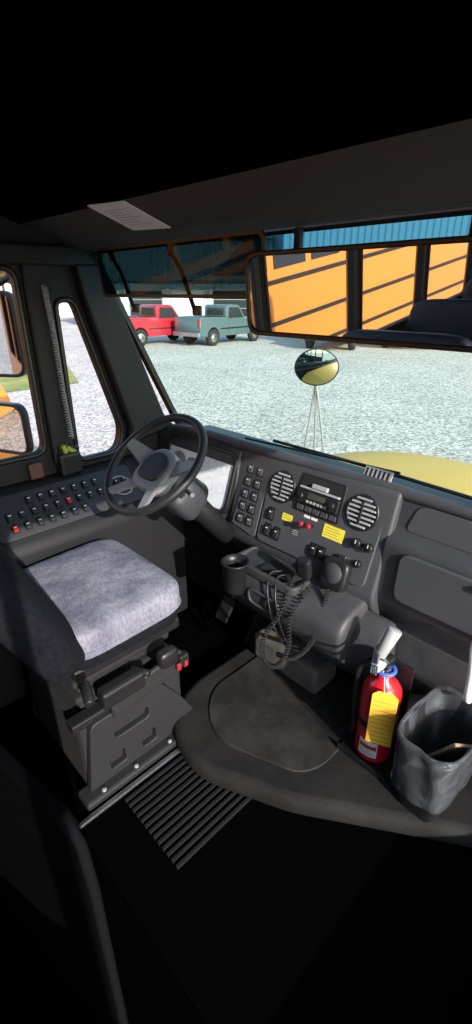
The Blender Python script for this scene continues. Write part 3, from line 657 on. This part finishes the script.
def school_bus(loc,rot,L=10.5):
    g=grp('school_bus'); g.location=loc; g.rotation_euler=(0,0,rot)
    XS=frame((0,0,0),(0,1,0),(0,0,1))
    sec=rpoly([(-1.2,.55),(1.2,.55),(1.2,2.75),(.9,3.1),(-.9,3.1),(-1.2,2.75)],[.03,.03,.2,.4,.4,.2])
    panel('body',[sec],XS,-L,0,M_bus,g,.02)
    panel('hood',[rpoly([(-.95,.6),(.95,.6),(.9,1.55),(.6,1.7),(-.6,1.7),(-.9,1.55)],.1)],XS,0,1.6,M_bus,g,.05)
    obox('windscreen',I4,(-.01,.02),(-1.05,1.05),(1.85,2.6),M_wind,g)
    for s in (-1,1):
        for z in (.78,1.28,1.84): obox('rub_rail',I4,(-L+.05,-.1),(s*1.2-.02,s*1.2+.02),(z-.03,z+.03),M_blk,g)
        nw=int((L-1.5)/.85)
        for k in range(nw): obox('window',I4,(-1.9-k*.85,-1.2-k*.85),(s*1.2-.015,s*1.2+.015),(2.0,2.6),M_wind,g)
        for cx in (.75,-L+2.6):
            M=frame((cx,s*-1.17,.5),(1,0,0),(0,0,1)) if s>0 else frame((cx,s*-1.17,.5),(-1,0,0),(0,0,1))
            wheel('wheel',M@Matrix.Rotation(math.pi,4,'X'),.5,.28,g)
    obox('front_bumper',I4,(1.6,1.75),(-1.1,1.1),(.45,.75),M_blk,g)
    obox('rear_bumper',I4,(-L-.12,-L),(-1.2,1.2),(.45,.75),M_blk,g)
    return g
school_bus((-6.2,.2,GZ),math.pi/2,12)
for k in range(3): school_bus(G(25.0+k*.3,4.9+k*3.8,GZ),az+math.pi*.5+2.75,9.0)
def building(name,s,r0,r1,depth,hgt,m,mr,doors=()):
    g=grp(name); g.matrix_world=Matrix.Translation(G(s,0,GZ))@RZ
    obox('walls',I4,(r0,r1),(0,depth),(0,hgt),m,g,0)
    obox('roof',I4,(r0-.4,r1+.4),(-.5,depth+.4),(hgt,hgt+.35),mr,g,.05)
    for k,(a,b,h,mm) in enumerate(doors):
        obox('door_leaf_%d'%k,I4,(a,b),(-.06,.02),(0,h),mm,g,0)
        obox('door_frame_%d'%k,I4,(a-.12,b+.12),(-.03,.03),(0,h+.12),M_grey,g,0)
        for j in range(1,4): obox('door_seam_%d_%d'%(k,j),I4,(a,b),(-.07,-.05),(h*j/4-.02,h*j/4+.02),M_grey,g,0)
    return g
building('white_workshop',42,-13,3,10,3.3,M_sidw,M_sidd,[(-12,-9.4,2.6,M_lw),(-8.6,-6,2.6,M_wind),(-5.2,-2.6,2.6,M_lw),(-1.8,1.4,2.6,M_wind)])
building('slate_warehouse',58,-24,4,14,7.6,M_sidd,M_sidd,[(-20,-16,4,M_lw),(-12,-8,4,M_lw)])
building('blue_warehouse',46,4,40,18,9.6,M_sidb,M_sidb,[(8,12,4.2,M_lw),(15,19,4.2,M_lw),(23,27,4.2,M_lw)])
M_leaf=mat('autumn_leaves',(.06,.07,.02),.9,col2=(.22,.12,.04),nscale=2)
M_bark=mat('bark',(.08,.06,.045),.9)
def tree(loc,h):
    g=grp('tree'); g.location=loc
    cyl('trunk',(0,0,0),(0,0,h*.6),.22,M_bark,g,r1=.1,n=12)
    for k in range(9):
        a=random.uniform(0,6.28); rr=random.uniform(0,h*.2); zz=random.uniform(h*.45,h*.92); R=random.uniform(h*.13,h*.22)
        bm=bmesh.new(); bmesh.ops.create_icosphere(bm,subdivisions=3,radius=R)
        for v in bm.verts: v.co*=1+random.uniform(-.18,.18)
        bm.transform(T(rr*math.cos(a),rr*math.sin(a),zz)); me=bpy.data.meshes.new('c'); bm.to_mesh(me); bm.free(); fin('crown_%d'%k,me,M_leaf,g)
for s,r,h in [(75,-40,11),(72,-32,10),(80,-20,13),(82,-10,12),(80,0,13),(60,-48,9),(50,-60,10),(45,-52,7)]: tree(G(s,r,GZ),h)
# ================================================================= LIGHT
w=bpy.data.worlds.new('world'); sc.world=w; w.use_nodes=True; nt=w.node_tree
sky=nt.nodes.new('ShaderNodeTexSky'); sky.sky_type='NISHITA'; sky.sun_disc=False; sky.sun_elevation=math.radians(30); sky.sun_rotation=math.radians(97)
nt.links.new(sky.outputs[0],nt.nodes['Background'].inputs[0]); nt.nodes['Background'].inputs[1].default_value=.36
sd=bpy.data.lights.new('sun','SUN'); sd.energy=7.0; sd.angle=math.radians(.6); sd.color=(1,.94,.86)
so=bpy.data.objects.new('sun',sd); sc.collection.objects.link(so)
so.rotation_euler=Vector((.85,-.24,.38)).to_track_quat('Z','Y').to_euler()
# ================================================================= CAMERA
cam=bpy.data.cameras.new('cam'); co=bpy.data.objects.new('camera',cam); sc.collection.objects.link(co); sc.camera=co
cam.sensor_fit='HORIZONTAL'; cam.sensor_width=36; cam.lens=36.08; cam.clip_start=.02; cam.clip_end=400
co.location=(0,0,1.6); co.rotation_euler=(math.radians(65),0,az)
